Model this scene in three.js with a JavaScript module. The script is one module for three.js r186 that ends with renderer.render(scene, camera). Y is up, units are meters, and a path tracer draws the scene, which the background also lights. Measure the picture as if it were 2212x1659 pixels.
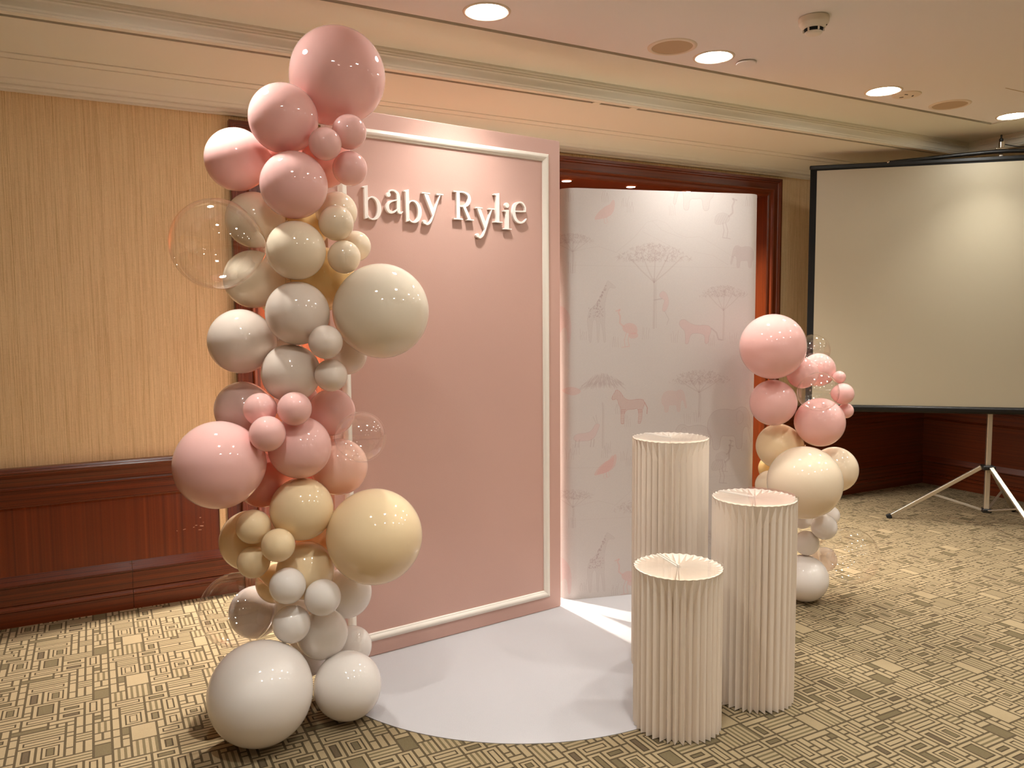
import * as THREE from 'three';
import { RoundedBoxGeometry } from 'three/addons/geometries/RoundedBoxGeometry.js';
import { mergeGeometries, mergeVertices, toCreasedNormals } from 'three/addons/utils/BufferGeometryUtils.js';

// ---------------------------------------------------------------- camera, exposure, lamps
const scene = new THREE.Scene();
scene.background = new THREE.Color(0x000000);
const camera = new THREE.PerspectiveCamera(52.02, 2212 / 1659, 0.05, 60);
camera.position.set(0, 1.5, 0);
camera.rotation.order = 'YXZ';
camera.rotation.set(-4.53 * Math.PI / 180, -28 * Math.PI / 180, -0.41 * Math.PI / 180);
const renderer = new THREE.WebGLRenderer({ antialias: true });
renderer.toneMapping = THREE.LinearToneMapping;
renderer.toneMappingExposure = 0.89;
renderer.shadowMap.enabled = true;
const LAMP = new THREE.Color().setRGB(1, 0.99, 0.935);          // warm white downlights
const NICHE = new THREE.Color().setRGB(1, 0.93, 0.84);         // whiter halogen spots in the niche
const DOWN_CD = 9, DOWN_GLOW = 94, NICHE_CD = 80, NICHE_GLOW = 60;

// ---------------------------------------------------------------- helpers
let seed = 7;
const rnd = () => { seed = (seed + 0x6d2b79f5) | 0; let t = Math.imul(seed ^ (seed >>> 15), 1 | seed); t = (t + Math.imul(t ^ (t >>> 7), 61 | t)) ^ t; return ((t ^ (t >>> 14)) >>> 0) / 4294967296; };
const V = (x, y, z) => new THREE.Vector3(x, y, z);
const taken = {};
const numbered = (n) => { const k = taken[n] = (taken[n] ?? -1) + 1; return k ? n + '_' + String(k).padStart(3, '0') : n; };
function uvMetres(g0) {                                        // uv in metres, chosen by the face's main direction
  const g = g0.index ? g0.toNonIndexed() : g0, p = g.attributes.position, n = g.attributes.normal, uv = new Float32Array(p.count * 2);
  for (let i = 0; i < p.count; i += 3) {
    const a = V().fromBufferAttribute(p, i), b = V().fromBufferAttribute(p, i + 1), c = V().fromBufferAttribute(p, i + 2);
    const f = b.clone().sub(a).cross(c.clone().sub(a)), ax = Math.abs(f.x), ay = Math.abs(f.y), az = Math.abs(f.z);
    [a, b, c].forEach((q, k) => {
      const [u, v] = ay >= ax && ay >= az ? [q.x, q.z] : ax > az ? [q.z, q.y] : [q.x, q.y];
      uv[(i + k) * 2] = u; uv[(i + k) * 2 + 1] = v;
    });
  }
  g.setAttribute('uv', new THREE.BufferAttribute(uv, 2));
  return g;
}
function clean(list) { return list.map((g) => { const q = g.index ? g.toNonIndexed() : g; for (const k of Object.keys(q.attributes)) if (!['position', 'normal', 'uv'].includes(k)) q.deleteAttribute(k); return q; }); }
function geo(list, metres) {
  let g = Array.isArray(list) ? (list.length === 1 ? list[0] : mergeGeometries(clean(list))) : list;
  return metres ? uvMetres(g) : g;
}
function mesh(name, g, m, parent) {
  const o = new THREE.Mesh(g, m);
  o.castShadow = o.receiveShadow = true;
  o.name = parent === scene ? numbered(name) : name;
  if (parent !== scene) { const same = parent.children.filter((c) => c.name === name || c.name.startsWith(name + '_')).length; if (same) o.name = name + '_' + String(same).padStart(3, '0'); }
  parent.add(o);
  return o;
}
function tag(o, label, category, group) { o.userData.label = label; o.userData.category = category; if (group) o.userData.group = group; return o; }
function thing(name, label, category, p = [0, 0, 0], turn = 0, group) {
  const o = new THREE.Group(); o.name = numbered(name); o.position.set(...p); o.rotation.y = turn; scene.add(o);
  return tag(o, label, category, group);
}
function struct(name, label, g, m) {
  const o = g ? mesh(name, g, m, scene) : new THREE.Group();
  if (!g) { o.name = numbered(name); scene.add(o); }
  o.userData.kind = 'structure'; o.userData.label = label;
  return o;
}
const box = (x0, x1, y0, y1, z0, z1) => new THREE.BoxGeometry(x1 - x0, y1 - y0, z1 - z0).translate((x0 + x1) / 2, (y0 + y1) / 2, (z0 + z1) / 2);
// sweep a profile [[a,b],...] through frames {p,u,v}: point = p + u*a + v*b
function sweep(profile, frames, { closed = false, ring = true, caps = true, crease } = {}) {
  const pos = [], at = (f, [a, b]) => V().copy(f.p).addScaledVector(f.u, a).addScaledVector(f.v, b);
  const n = frames.length, m = profile.length, tri = (...q) => q.forEach((r) => pos.push(r.x, r.y, r.z));
  for (let i = 0; i < (closed ? n : n - 1); i++) for (let j = 0; j < (ring ? m : m - 1); j++) {
    const A = frames[i], B = frames[(i + 1) % n], p = profile[j], q = profile[(j + 1) % m];
    const a = at(A, p), b = at(A, q), c = at(B, q), d = at(B, p);
    tri(a, b, c, a, c, d);
  }
  if (!closed && ring && caps) {
    const pts = profile.map(([a, b]) => new THREE.Vector2(a, b)), faces = THREE.ShapeUtils.triangulateShape(pts, []);
    for (const [k, f] of [[0, frames[0]], [1, frames[n - 1]]]) for (const t of faces) tri(...(k ? t : [...t].reverse()).map((i) => at(f, profile[i])));
  }
  const g = new THREE.BufferGeometry().setAttribute('position', new THREE.Float32BufferAttribute(pos, 3));
  g.setAttribute('uv', new THREE.Float32BufferAttribute(new Float32Array(pos.length / 3 * 2), 2));
  g.computeVertexNormals();
  return crease ? toCreasedNormals(g, crease) : g;
}
function tube(points, r, seg = 40, radial = 10) { return new THREE.TubeGeometry(new THREE.CatmullRomCurve3(points), seg, r, radial); }
function bar(a, b, w, h) {                                     // rectangular bar from a to b
  const d = b.clone().sub(a), L = d.length(), g = new RoundedBoxGeometry(w, L, h, 2, Math.min(w, h) * 0.18);
  g.applyQuaternion(new THREE.Quaternion().setFromUnitVectors(V(0, 1, 0), d.normalize()));
  return g.translate((a.x + b.x) / 2, (a.y + b.y) / 2, (a.z + b.z) / 2);
}
function canvasTexture(w, h, draw, { repeat, srgb = true } = {}) {
  const c = document.createElement('canvas'); c.width = w; c.height = h;
  draw(c.getContext('2d'), w, h);
  const t = new THREE.CanvasTexture(c);
  if (srgb) t.colorSpace = THREE.SRGBColorSpace;
  t.wrapS = t.wrapT = THREE.RepeatWrapping;
  if (repeat) t.repeat.set(...repeat);
  return t;
}
function speckle(ctx, w, h, amount) {
  const im = ctx.getImageData(0, 0, w, h), d = im.data;
  for (let i = 0; i < d.length; i += 4) { const n = (rnd() - 0.5) * amount; d[i] += n; d[i + 1] += n; d[i + 2] += n * 0.9; }
  ctx.putImageData(im, 0, 0);
}

// ---------------------------------------------------------------- materials
const std = (color, roughness = 0.8, more = {}) => new THREE.MeshPhysicalMaterial({ color, roughness, ...more });
function woodTexture(vertical, base = '#6a2a0a') {
  return canvasTexture(vertical ? 512 : 2048, vertical ? 2048 : 512, (c, w, h) => {
    c.fillStyle = base; c.fillRect(0, 0, w, h);
    const L = vertical ? h : w, S = vertical ? w : h;
    for (let i = 0; i < 900; i++) {
      const y = rnd() * S, len = L * (0.2 + rnd() * 0.8), x = rnd() * L, dark = rnd() < 0.6;
      c.fillStyle = dark ? `rgba(30,9,3,${0.05 + rnd() * 0.13})` : `rgba(150,66,26,${0.02 + rnd() * 0.07})`;
      const t = 0.8 + rnd() * 4;
      for (const o of [0, -L]) vertical ? c.fillRect(y, x + o, t, len) : c.fillRect(x + o, y, len, t);
    }
    speckle(c, w, h, 14);
  }, { repeat: vertical ? [2, 0.5] : [0.5, 2] });
}
const woodH = woodTexture(false), woodV = woodTexture(true);
const mWood = std(0xffffff, 0.32, { map: woodH, clearcoat: 0.2, clearcoatRoughness: 0.2 });
const mWoodV = std(0xffffff, 0.32, { map: woodV, clearcoat: 0.2, clearcoatRoughness: 0.2 });
const mScuffed = std(0xffffff, 0.32, { clearcoat: 0.2, clearcoatRoughness: 0.2, map: canvasTexture(2048, 640, (c, w, h) => {   // the panel with chipped flecks near its right end
  c.fillStyle = '#6a2a0a'; c.fillRect(0, 0, w, h);
  for (let i = 0; i < 700; i++) { c.fillStyle = rnd() < 0.6 ? `rgba(58,18,6,${0.04 + rnd() * 0.1})` : `rgba(168,78,34,${0.04 + rnd() * 0.08})`; c.fillRect(rnd() * w, 0, 1 + rnd() * 6, h); }
  c.fillStyle = 'rgba(224,196,176,0.75)';
  for (const [x, y, a, b] of [[1995, 300, 5, 9], [1983, 372, 7, 7], [1998, 384, 9, 14], [1976, 388, 4, 8], [1993, 420, 11, 6], [1950, 398, 5, 10], [2003, 350, 4, 4], [1930, 404, 7, 3]]) { c.beginPath(); c.ellipse(x, y, a / 2, b / 2, rnd() * 3, 0, 7); c.fill(); }
  speckle(c, w, h, 12);
}) });
const mWallpaper = std(0xffffff, 0.9, {
  map: canvasTexture(1024, 1024, (c, w, h) => {
    c.fillStyle = '#dfc69a'; c.fillRect(0, 0, w, h);
    for (let i = 0; i < 3800; i++) { const y = rnd() * h, l = 60 + rnd() * 420; c.fillStyle = rnd() < 0.5 ? `rgba(146,108,62,${0.05 + rnd() * 0.12})` : `rgba(236,206,158,${0.04 + rnd() * 0.12})`; const x = rnd() * w, t = 1 + rnd() * 2; c.fillRect(x, y, t, l); c.fillRect(x, y - h, t, l); }
    for (let i = 0; i < 5000; i++) { c.fillStyle = `rgba(120,84,44,${rnd() * 0.09})`; c.fillRect(rnd() * w, rnd() * h, 8 + rnd() * 30, 1); }
    speckle(c, w, h, 20);
  }, { repeat: [1.1, 1.1] }),
});
const mCeiling = std(0xebe7e2, 0.85), mSoffit = std(0xdfdfd0, 0.8), mCrown = std(0xe2e1d2, 0.65);
const mBlack = std(0x080808, 0.95), mVoid = std(0x8d857a, 0.95);
const carpetMap = canvasTexture(2048, 1024, (c, w, h) => {       // 0.96 m x 0.48 m of printed rectangles, repeated
  const U = 64, tan = '#b09a75', olive = '#766646', line = '#4c3d23', brown = '#6a583e';
  c.fillStyle = '#5a4b30'; c.fillRect(0, 0, w, h);
  const nx = w / U, ny = h / U, used = Array.from({ length: ny }, () => new Array(nx).fill(false));
  const put = (x, y, a, b, col) => { c.fillStyle = col; for (const ox of [0, -w]) for (const oy of [0, -h]) c.fillRect(x + ox, y + oy, a, b); };
  const free = (x, y, a, b) => { for (let j = 0; j < b; j++) for (let i = 0; i < a; i++) if (used[(y + j) % ny][(x + i) % nx]) return false; return true; };
  const sizes = [[4, 3], [3, 4], [3, 3], [5, 2], [4, 2], [2, 4], [3, 2], [2, 3], [2, 2], [4, 1], [1, 3], [3, 1], [2, 1], [1, 2], [1, 1]];
  for (let y = 0; y < ny; y++) for (let x = 0; x < nx; x++) {
    if (used[y][x]) continue;
    const fit = sizes.filter(([a, b]) => free(x, y, a, b)), [a, b] = fit[Math.floor((0.12 + 0.88 * rnd()) * Math.min(fit.length, 12))];
    for (let j = 0; j < b; j++) for (let i = 0; i < a; i++) used[(y + j) % ny][(x + i) % nx] = true;
    let X = x * U + 9, Y = y * U + 9, W = a * U - 18, H = b * U - 18;
    const kind = rnd(), inset = (d, col) => { X += d; Y += d; W -= 2 * d; H -= 2 * d; if (W > 3 && H > 3) put(X, Y, W, H, col); };
    put(X, Y, W, H, kind < 0.05 ? olive : tan);
    if (kind < 0.1 || Math.min(a, b) <= 1) continue;
    if (kind < 0.36) { const hz = W >= H, step = 44; for (let k = 22; k + 16 < (hz ? H : W); k += step) hz ? put(X, Y + k, W, 20, olive) : put(X + k, Y, 20, H, olive); continue; }
    inset(kind < 0.5 ? 30 : 25, line); inset(12, kind < 0.64 ? olive : kind < 0.7 ? brown : tan);
    if (kind > 0.7) { inset(20, line); inset(9, kind > 0.8 ? olive : tan); }
  }
  speckle(c, w, h, 40);
}, { repeat: [1 / 0.96, 1 / 0.48] });
const pile = canvasTexture(512, 512, (c, w, h) => { c.fillStyle = '#808080'; c.fillRect(0, 0, w, h); speckle(c, w, h, 190); }, { repeat: [4, 4], srgb: false });
const mCarpet = std(0xffffff, 1, { map: carpetMap, bumpMap: pile, bumpScale: 0.004 });
const mMat = std(0xbbb7b8, 0.85, { bumpMap: pile, bumpScale: 0.0012 });
const mPink = std(0xcaa396, 0.36, { bumpMap: canvasTexture(256, 256, (c, w, h) => { c.fillStyle = '#808080'; c.fillRect(0, 0, w, h); speckle(c, w, h, 90); }, { repeat: [4, 4], srgb: false }), bumpScale: 0.0006 });
const mWhiteTrim = std(0xece4d8, 0.3), mLetter = std(0xf3ebe4, 0.5);
const mPaper = std(0xf6e9db, 0.95), mBoard = std(0xfaf4ea, 0.8);
const mAcrylic = new THREE.MeshPhysicalMaterial({ color: 0xffffff, roughness: 0, transmission: 1, thickness: 0, ior: 1.45 });
const mClear = new THREE.MeshPhysicalMaterial({ color: 0xffffff, roughness: 0.01, transmission: 1, thickness: 0, ior: 1.75 });
const mMilky = new THREE.MeshPhysicalMaterial({ color: 0xeee2d8, roughness: 0.1, transmission: 0.7, thickness: 0, ior: 1.4 });
const mAlu = std(0xc9bfb0, 0.35, { metalness: 0.85 }), mChrome = std(0xd8d2ca, 0.15, { metalness: 1 }), mBlackGloss = std(0x0a0a0b, 0.45), mRubber = std(0x101010, 0.8);
const mScreen = std(0xa89e88, 0.4);
const mFitting = std(0xe6d8c2, 0.5), mGrille = std(0xbfa888, 0.9), mDetector = std(0xe9e0d0, 0.45);
const mGlow = new THREE.MeshStandardMaterial({ color: 0xffffff, emissive: LAMP, emissiveIntensity: DOWN_GLOW, roughness: 0.5 });
const mGlowNiche = new THREE.MeshStandardMaterial({ color: 0xffffff, emissive: new THREE.Color().setRGB(1, 0.97, 0.93), emissiveIntensity: NICHE_GLOW, roughness: 0.5 });
const latex = (c) => new THREE.MeshPhysicalMaterial({ color: c, roughness: 0.85, clearcoat: 1, clearcoatRoughness: 0.03, transmission: 0.12, thickness: 0 });
const LATEX = {};
for (const [k, c] of Object.entries({ pink: 0xfbc6be, dusty: 0xe9c9bf, coral: 0xf2a596, peachpink: 0xf4c2ae, cream: 0xf7e3c6, yellow: 0xf4d08a, ivory: 0xf2e4ce, sand: 0xf0dfd0, peach: 0xf8deb2, orange: 0xf2b880, white: 0xf7efe8, mauve: 0xd6c8c0 })) LATEX[k] = latex(c);

// ---------------------------------------------------------------- the room
const X0 = -3.2, X1 = 6.7, Z0 = -4.56, Z1 = 6.6, SOFFIT = 2.715, CEIL = 2.8;
{
  const f = new THREE.BoxGeometry(X1 - X0 + 0.4, 0.1, Z1 - Z0 + 1.4).translate((X0 + X1) / 2, -0.05, (Z0 + Z1) / 2 - 0.3);
  struct('floor', 'beige and olive carpet woven with small nested rectangles', geo(f, true), mCarpet);
}
const NX0 = 0.83, NX1 = 4.665, NTOP = 2.456, NZ = -5.05;          // the opening of the niche
struct('wall_north', 'beige woven wallpaper wall behind the balloons and the party backdrop', geo([box(X0 - 0.15, NX0 - 0.05, 0, 3.1, Z0 - 0.15, Z0), box(NX1 + 0.05, X1 + 0.15, 0, 3.1, Z0 - 0.15, Z0), box(NX0 - 0.05, NX1 + 0.05, NTOP + 0.05, 3.1, Z0 - 0.15, Z0)], true), mWallpaper);
struct('wall_east', 'end wall behind the projection screen', geo([box(X1, X1 + 0.15, 0, 3.1, Z0, Z1)], true), mWallpaper);
struct('wall_west', 'beige wallpaper wall at the left, outside the picture', geo([box(X0 - 0.15, X0, 0, 3.1, Z0, Z1)], true), mWallpaper);
struct('wall_south', 'beige wallpaper wall behind the camera', geo([box(X0 - 0.15, X1 + 0.15, 0, 3.1, Z1, Z1 + 0.15)], true), mWallpaper);
{
  const niche = struct('trim_1', 'wood lined niche in the wall behind the party backdrop');
  mesh('niche_back', geo([box(NX0 - 0.05, NX1 + 0.05, 0, NTOP + 0.05, NZ - 0.05, NZ)], true), mWoodV, niche);
  mesh('niche_side', geo([box(NX0 - 0.04, NX0, 0, NTOP + 0.04, NZ, Z0 + 0.001)], true), mWoodV, niche);
  mesh('niche_side', geo([box(NX1, NX1 + 0.04, 0, NTOP + 0.04, NZ, Z0 + 0.001)], true), mWoodV, niche);
  mesh('niche_soffit', geo([box(NX0, NX1, NTOP, NTOP + 0.04, NZ, Z0 + 0.001)], true), mWood, niche);
}
function loop(o, y) { return [[X0 + o, y, Z0 + o], [X1 - o, y, Z0 + o], [X1 - o, y, Z1 - o], [X0 + o, y, Z1 - o]]; }
function roomSweep(profile, ring = true, crease) {                // profile [[distance from wall, height]] run round the four walls
  const frames = [[X0, Z0, 1, 1], [X1, Z0, -1, 1], [X1, Z1, -1, -1], [X0, Z1, 1, -1]].map(([x, z, a, b]) => ({ p: V(x, 0, z), u: V(a, 0, b), v: V(0, 1, 0) }));
  return sweep(profile, frames, { closed: true, ring, crease });
}
{
  const cove = [];
  for (let i = 0; i <= 14; i++) { const t = i / 14 * Math.PI / 2; cove.push([0.062 + 0.19 * (1 - Math.cos(t)), 2.668 + 0.032 * Math.sin(t)]); }
  struct('trim_2', 'cream crown moulding between the wallpaper and the lowered ceiling border', geo(roomSweep([[0, 2.62], [0.014, 2.62], [0.014, 2.632], [0.022, 2.637], [0.028, 2.645], [0.028, 2.653], [0.046, 2.656], [0.062, 2.668], ...cove, [0.266, 2.7005], [0.266, 2.705], [0.285, 2.706], [0.3, 2.709], [0.318, 2.71], [0.318, SOFFIT], [0, SOFFIT]]), true), mCrown);
  struct('ceiling', 'lowered cream border of the ceiling with a black slot', geo(roomSweep([[0, SOFFIT], [0.79, SOFFIT], [0.79, SOFFIT + 0.2], [0, SOFFIT + 0.2]]), true), mSoffit);
  const c2 = [[0.818, SOFFIT + 0.2], [0.818, SOFFIT], [0.856, SOFFIT], [0.858, 2.719], [0.864, 2.722], [0.864, 2.728], [0.868, 2.731]];
  for (let i = 0; i <= 8; i++) { const t = i / 8 * Math.PI / 2; c2.push([0.87 + 0.01 * (1 - Math.cos(t)), 2.734 + 0.032 * Math.sin(t)]); }
  c2.push([0.884, 2.768], [0.884, 2.775], [0.889, 2.778], [0.889, 2.786], [0.893, 2.79], [0.895, CEIL], [0.895, SOFFIT + 0.2]);
  struct('trim_3', 'cream stepped moulding rising from the border to the main ceiling', geo(roomSweep(c2), true), mCrown);
  struct('ceiling', 'flat cream band of ceiling outside the long black slot', geo(roomSweep([[0.896, CEIL], [1.294, CEIL], [1.294, CEIL + 0.16], [0.896, CEIL + 0.16]]), true), mSoffit);
  const o = 1.325;
  struct('ceiling', 'main ceiling painted off white with round downlights', geo([box(X0 + o, X1 - o, CEIL, CEIL + 0.16, Z0 + o, Z1 - o)], true), mCeiling);
  struct('ceiling', 'dark space above the ceiling boards seen through the slots', geo([box(X0 - 0.15, X1 + 0.15, 3.0, 3.1, Z0 - 0.15, Z1 + 0.15)], true), mVoid);
  const clip = struct('trim_4', 'two small plaster bridges across the black slot of the border');
  for (const [x, w] of [[2.523, 0.045], [2.776, 0.05]]) mesh('slot_bridge', geo([box(x, x + w, SOFFIT - 0.001, SOFFIT + 0.02, Z0 + 0.788, Z0 + 0.82)], true), mSoffit, clip);
}
// wood wainscot: pieces run along a wall from a to b; out is the direction into the room
function wainscot(name, label, pieces, wood = mWood) {
  const w = struct(name, label);
  if (name === 'trim_5') mesh('joint_backing', geo([box(0.12, 0.145, 0, 0.24, Z0, Z0 + 0.014)], true), mWood, w);
  for (const [part, a, b, u] of pieces) {
    const P = {
      baseboard: [[0, 0], [0.032, 0], [0.032, 0.076], [0.04, 0.082], [0.04, 0.091], [0.03, 0.1], [0.03, 0.105], [0, 0.105]],
      lower_rail: [[0, 0.107], [0.022, 0.107], [0.022, 0.195], [0.03, 0.2], [0.03, 0.207], [0.026, 0.209], [0.007, 0.253], [0, 0.253]],
      panel: [[0, 0.253], [0.006, 0.253], [0.006, 0.583], [0.018, 0.597], [0, 0.597]],
      upper_rail: [[0, 0.599], [0.024, 0.599], [0.026, 0.604], [0.022, 0.607], [0.022, 0.682], [0.03, 0.687], [0.03, 0.694], [0.025, 0.7], [0, 0.7]],
      cap_rail: [[0, 0.7], [0.025, 0.7], [0.027, 0.72], [0.034, 0.745], [0.048, 0.764], [0.05, 0.77], [0.056, 0.772], [0.06, 0.779], [0.056, 0.786], [0.05, 0.788], [0.045, 0.797], [0, 0.797]],
    }[part.replace('scuffed_', '')];
    const up = V(0, 1, 0), g = sweep(P, [{ p: a, u, v: up }, { p: b, u, v: up }]);
    if (part !== 'scuffed_panel') { mesh(part, geo(g, true), wood, w); continue; }
    const uv = uvMetres(g), q = uv.attributes.uv;                    // one sheet of wood with its own chips
    for (let i = 0; i < q.count; i++) q.setXY(i, (q.getX(i) - X0) / (0.577 - X0) , (q.getY(i) - 0.25) / 0.36);
    mesh('panel', uv, mScuffed, w);
  }
}
const along = (x0, x1, z, u, list = ['baseboard', 'lower_rail', 'panel', 'upper_rail', 'cap_rail']) => list.map((k) => [k, V(x0, 0, z), V(x1, 0, z), u]);
const inN = V(0, 0, 1);
wainscot('trim_5', 'red brown wood wainscot along the wall left of the balloons', [
  ...along(X0, 0.131, Z0, inN, ['baseboard', 'lower_rail']), ...along(0.134, 0.7, Z0, inN, ['baseboard', 'lower_rail']),
  ['scuffed_panel', V(X0, 0, Z0), V(0.577, 0, Z0), inN], ...along(X0, 0.7, Z0, inN, ['upper_rail', 'cap_rail'])]);
wainscot('trim_6', 'dark wood wainscot on the short wall right of the niche', along(4.82, X1, Z0, inN));
wainscot('trim_7', 'dark wood wainscot on the end wall below the projection screen', ['baseboard', 'lower_rail', 'panel', 'upper_rail', 'cap_rail'].map((k) => [k, V(X1, 0, Z1), V(X1, 0, Z0), V(-1, 0, 0)]));
wainscot('trim_8', 'wood wainscot on the wall behind the camera', along(X0, X1, Z1, V(0, 0, -1)));
wainscot('trim_9', 'wood wainscot on the wall at the left', ['baseboard', 'lower_rail', 'panel', 'upper_rail', 'cap_rail'].map((k) => [k, V(X0, 0, Z0), V(X0, 0, Z1), V(1, 0, 0)]));
{
  const post = struct('trim_10', 'beige strip and wood post between wainscot and niche casing');
  mesh('strip', geo([box(0.579, 0.609, 0.25, 0.6, Z0, Z0 + 0.018)], true), mWallpaper, post);
  mesh('wood_post', geo([box(0.622, 0.7, 0.25, 0.6, Z0, Z0 + 0.02)], true), mWoodV, post);
}
{
  // casing of the niche: profile [outward from the opening, proud of the wall]
  const prof = [[0, 0], [0, 0.024], [0.012, 0.03], [0.03, 0.032], [0.034, 0.046], [0.044, 0.05], [0.052, 0.046], [0.054, 0.036], [0.098, 0.034], [0.104, 0.042], [0.112, 0.042], [0.116, 0.05], [0.132, 0.05], [0.136, 0.044], [0.136, 0]];
  const c = struct('trim_11', 'glossy red brown wood casing around the niche');
  const z = V(0, 0, 1), zf = Z0 + 0.002, L = { p: V(NX0, 0, zf), u: V(-1, 0, 0), v: z }, TL = { p: V(NX0, NTOP, zf), u: V(-1, 1, 0), v: z }, TR = { p: V(NX1, NTOP, zf), u: V(1, 1, 0), v: z }, Rr = { p: V(NX1, 0, zf), u: V(1, 0, 0), v: z };
  mesh('jamb_casing', geo(sweep(prof, [L, TL]), true), mWoodV, c);
  mesh('head_casing', geo(sweep(prof, [TL, TR]), true), mWood, c);
  mesh('jamb_casing', geo(sweep(prof, [TR, Rr]), true), mWoodV, c);
}

// ---------------------------------------------------------------- lamps
const ringProfile = [[0.083, 0.004], [0.086, -0.003], [0.094, -0.0055], [0.101, -0.003], [0.103, 0.004]].map(([r, y]) => new THREE.Vector2(r, y));
const ringG = new THREE.LatheGeometry(ringProfile, 48), discG = new THREE.CylinderGeometry(0.0835, 0.0835, 0.006, 48).translate(0, 0.001, 0);
function downlight(x, z, label, group = 'recessed ceiling downlights') {
  const t = thing('downlight', label, 'ceiling light', [x, CEIL, z], 0, group);
  mesh('trim_ring', ringG, mFitting, t); mesh('diffuser', discG, mGlow, t);
  const s = new THREE.SpotLight(LAMP, DOWN_CD, 0, 0.84, 1, 2);
  s.position.set(0, -0.006, 0); s.target.position.set(0, -1, 0); s.shadow.radius = 2.2; s.castShadow = true;
  t.add(s, s.target);
}
downlight(1.522, -3.065, 'lit round downlight above the pink panel, nearest to the camera');
downlight(2.777, -3.069, 'lit round downlight between a round speaker grille and a small blank cover');
downlight(4.055, -3.075, 'lit round downlight just left of a flat round cover with three marks');
downlight(5.304, -3.062, 'lit round downlight farthest right, at the corner of the black slot');
downlight(0.28, -3.065, 'lit round downlight over the left balloon garland, outside the picture');
for (const z of [-1.79, -0.51, 3.4, 4.9]) for (let k = 0; k < 5; k++) downlight(0.29 + 1.25 * k, z, 'lit round downlight of the nearer rows, outside the picture but mirrored in the balloons');
const smallRing = new THREE.LatheGeometry([[0.03, 0.004], [0.032, -0.003], [0.038, -0.004], [0.043, 0.002]].map((q) => new THREE.Vector2(...q)), 32), smallDisc = new THREE.CylinderGeometry(0.031, 0.031, 0.005, 32).translate(0, 0.0005, 0);
for (const [x, label] of [[2.9, 'small bright spotlight in the niche soffit, nearest to the pink panel'], [3.44, 'small bright spotlight in the niche soffit, middle of the three in view'], [3.95, 'small bright spotlight in the niche soffit, nearest to the right casing'], [2.04, 'small bright spotlight in the niche soffit, hidden behind the pink panel'], [1.56, 'small bright spotlight in the niche soffit, hidden behind the pink panel']]) {
  const t = thing('niche_spotlight', label, 'spotlight', [x, NTOP - 0.002, -4.64], 0, 'spotlights in the niche soffit');
  mesh('trim_ring', smallRing, mChrome, t); mesh('lens', smallDisc, mGlowNiche, t);
  const s = new THREE.SpotLight(NICHE, x < 2.5 ? NICHE_CD : NICHE_CD * 0.3, 0, 1.15, 0.6, 2);
  s.position.set(0, -0.005, 0); s.target.position.set(0, -1, 0); s.shadow.radius = 1.4; s.castShadow = true;
  t.add(s, s.target);
}
// ---------------------------------------------------------------- other ceiling fittings
function speaker(x, z, label) {
  const t = thing('ceiling_speaker', label, 'ceiling speaker', [x, CEIL, z], 0, 'round ceiling speakers');
  mesh('frame', new THREE.LatheGeometry([[0.096, 0.001], [0.097, -0.005], [0.108, -0.006], [0.117, -0.002], [0.118, 0.003]].map((q) => new THREE.Vector2(...q)), 48), mFitting, t);
  mesh('grille', new THREE.CylinderGeometry(0.0965, 0.0965, 0.004, 48), mGrille, t);
}
speaker(2.498, -3.048, 'round beige speaker grille in the ceiling, left of the second downlight');
speaker(4.676, -3.082, 'round beige speaker grille in the ceiling, before the corner of the slot');
{
  const t = thing('blank_cover', 'small round blank cover in the ceiling, right of the second downlight', 'ceiling cover', [2.978, CEIL, -3.054]);
  mesh('plate', new THREE.LatheGeometry([[0, -0.012], [0.046, -0.012], [0.05, -0.009], [0.05, -0.004], [0.04, -0.004], [0.04, 0.002]].map((q) => new THREE.Vector2(...q)), 40), mCeiling, t);
  const q = thing('round_cover', 'flat round cover with three dark marks, right of the third downlight', 'ceiling cover', [4.239, CEIL, -3.059]);
  mesh('plate', new THREE.LatheGeometry([[0, -0.008], [0.07, -0.008], [0.078, -0.004], [0.078, 0.002]].map((r) => new THREE.Vector2(...r)), 40), mFitting, q);
  for (const a of [0.5, 2.6, 4.7]) mesh('slot', new RoundedBoxGeometry(0.022, 0.002, 0.008, 1, 0.0008).rotateY(a + 0.4).translate(Math.cos(a) * 0.034, -0.0088, Math.sin(a) * 0.034), mBlack, q);
  const d = thing('smoke_detector', 'white round smoke detector hanging from the main ceiling', 'smoke detector', [2.811, CEIL, -2.485]);
  mesh('base', new THREE.LatheGeometry([[0, 0], [0.062, 0], [0.064, -0.004], [0.063, -0.024], [0.06, -0.03], [0.046, -0.048], [0, -0.048]].map((r) => new THREE.Vector2(...r)), 40), mDetector, d);
  mesh('vent', new THREE.CylinderGeometry(0.04, 0.036, 0.014, 32, 1, true).translate(0, -0.054, 0), mBlack, d);
  for (let k = 0; k < 6; k++) mesh('rib', new THREE.BoxGeometry(0.006, 0.016, 0.006).translate(0.041, -0.054, 0).rotateY(k * Math.PI / 3 + 0.2), mDetector, d);
  mesh('cap', new THREE.LatheGeometry([[0, -0.061], [0.03, -0.061], [0.037, -0.062], [0.034, -0.069], [0.02, -0.073], [0, -0.073]].map((r) => new THREE.Vector2(...r)), 32), mDetector, d);
  mesh('lamp', new THREE.SphereGeometry(0.003, 10, 8).translate(0.026, -0.04, 0.046), mBlack, d);
  const h = struct('trim_12', 'thin edge of a square access hatch in the main ceiling', geo([box(4.628, 5.1, CEIL - 0.0015, CEIL + 0.002, -2.724, -2.719)], true), mGrille);
}

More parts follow.
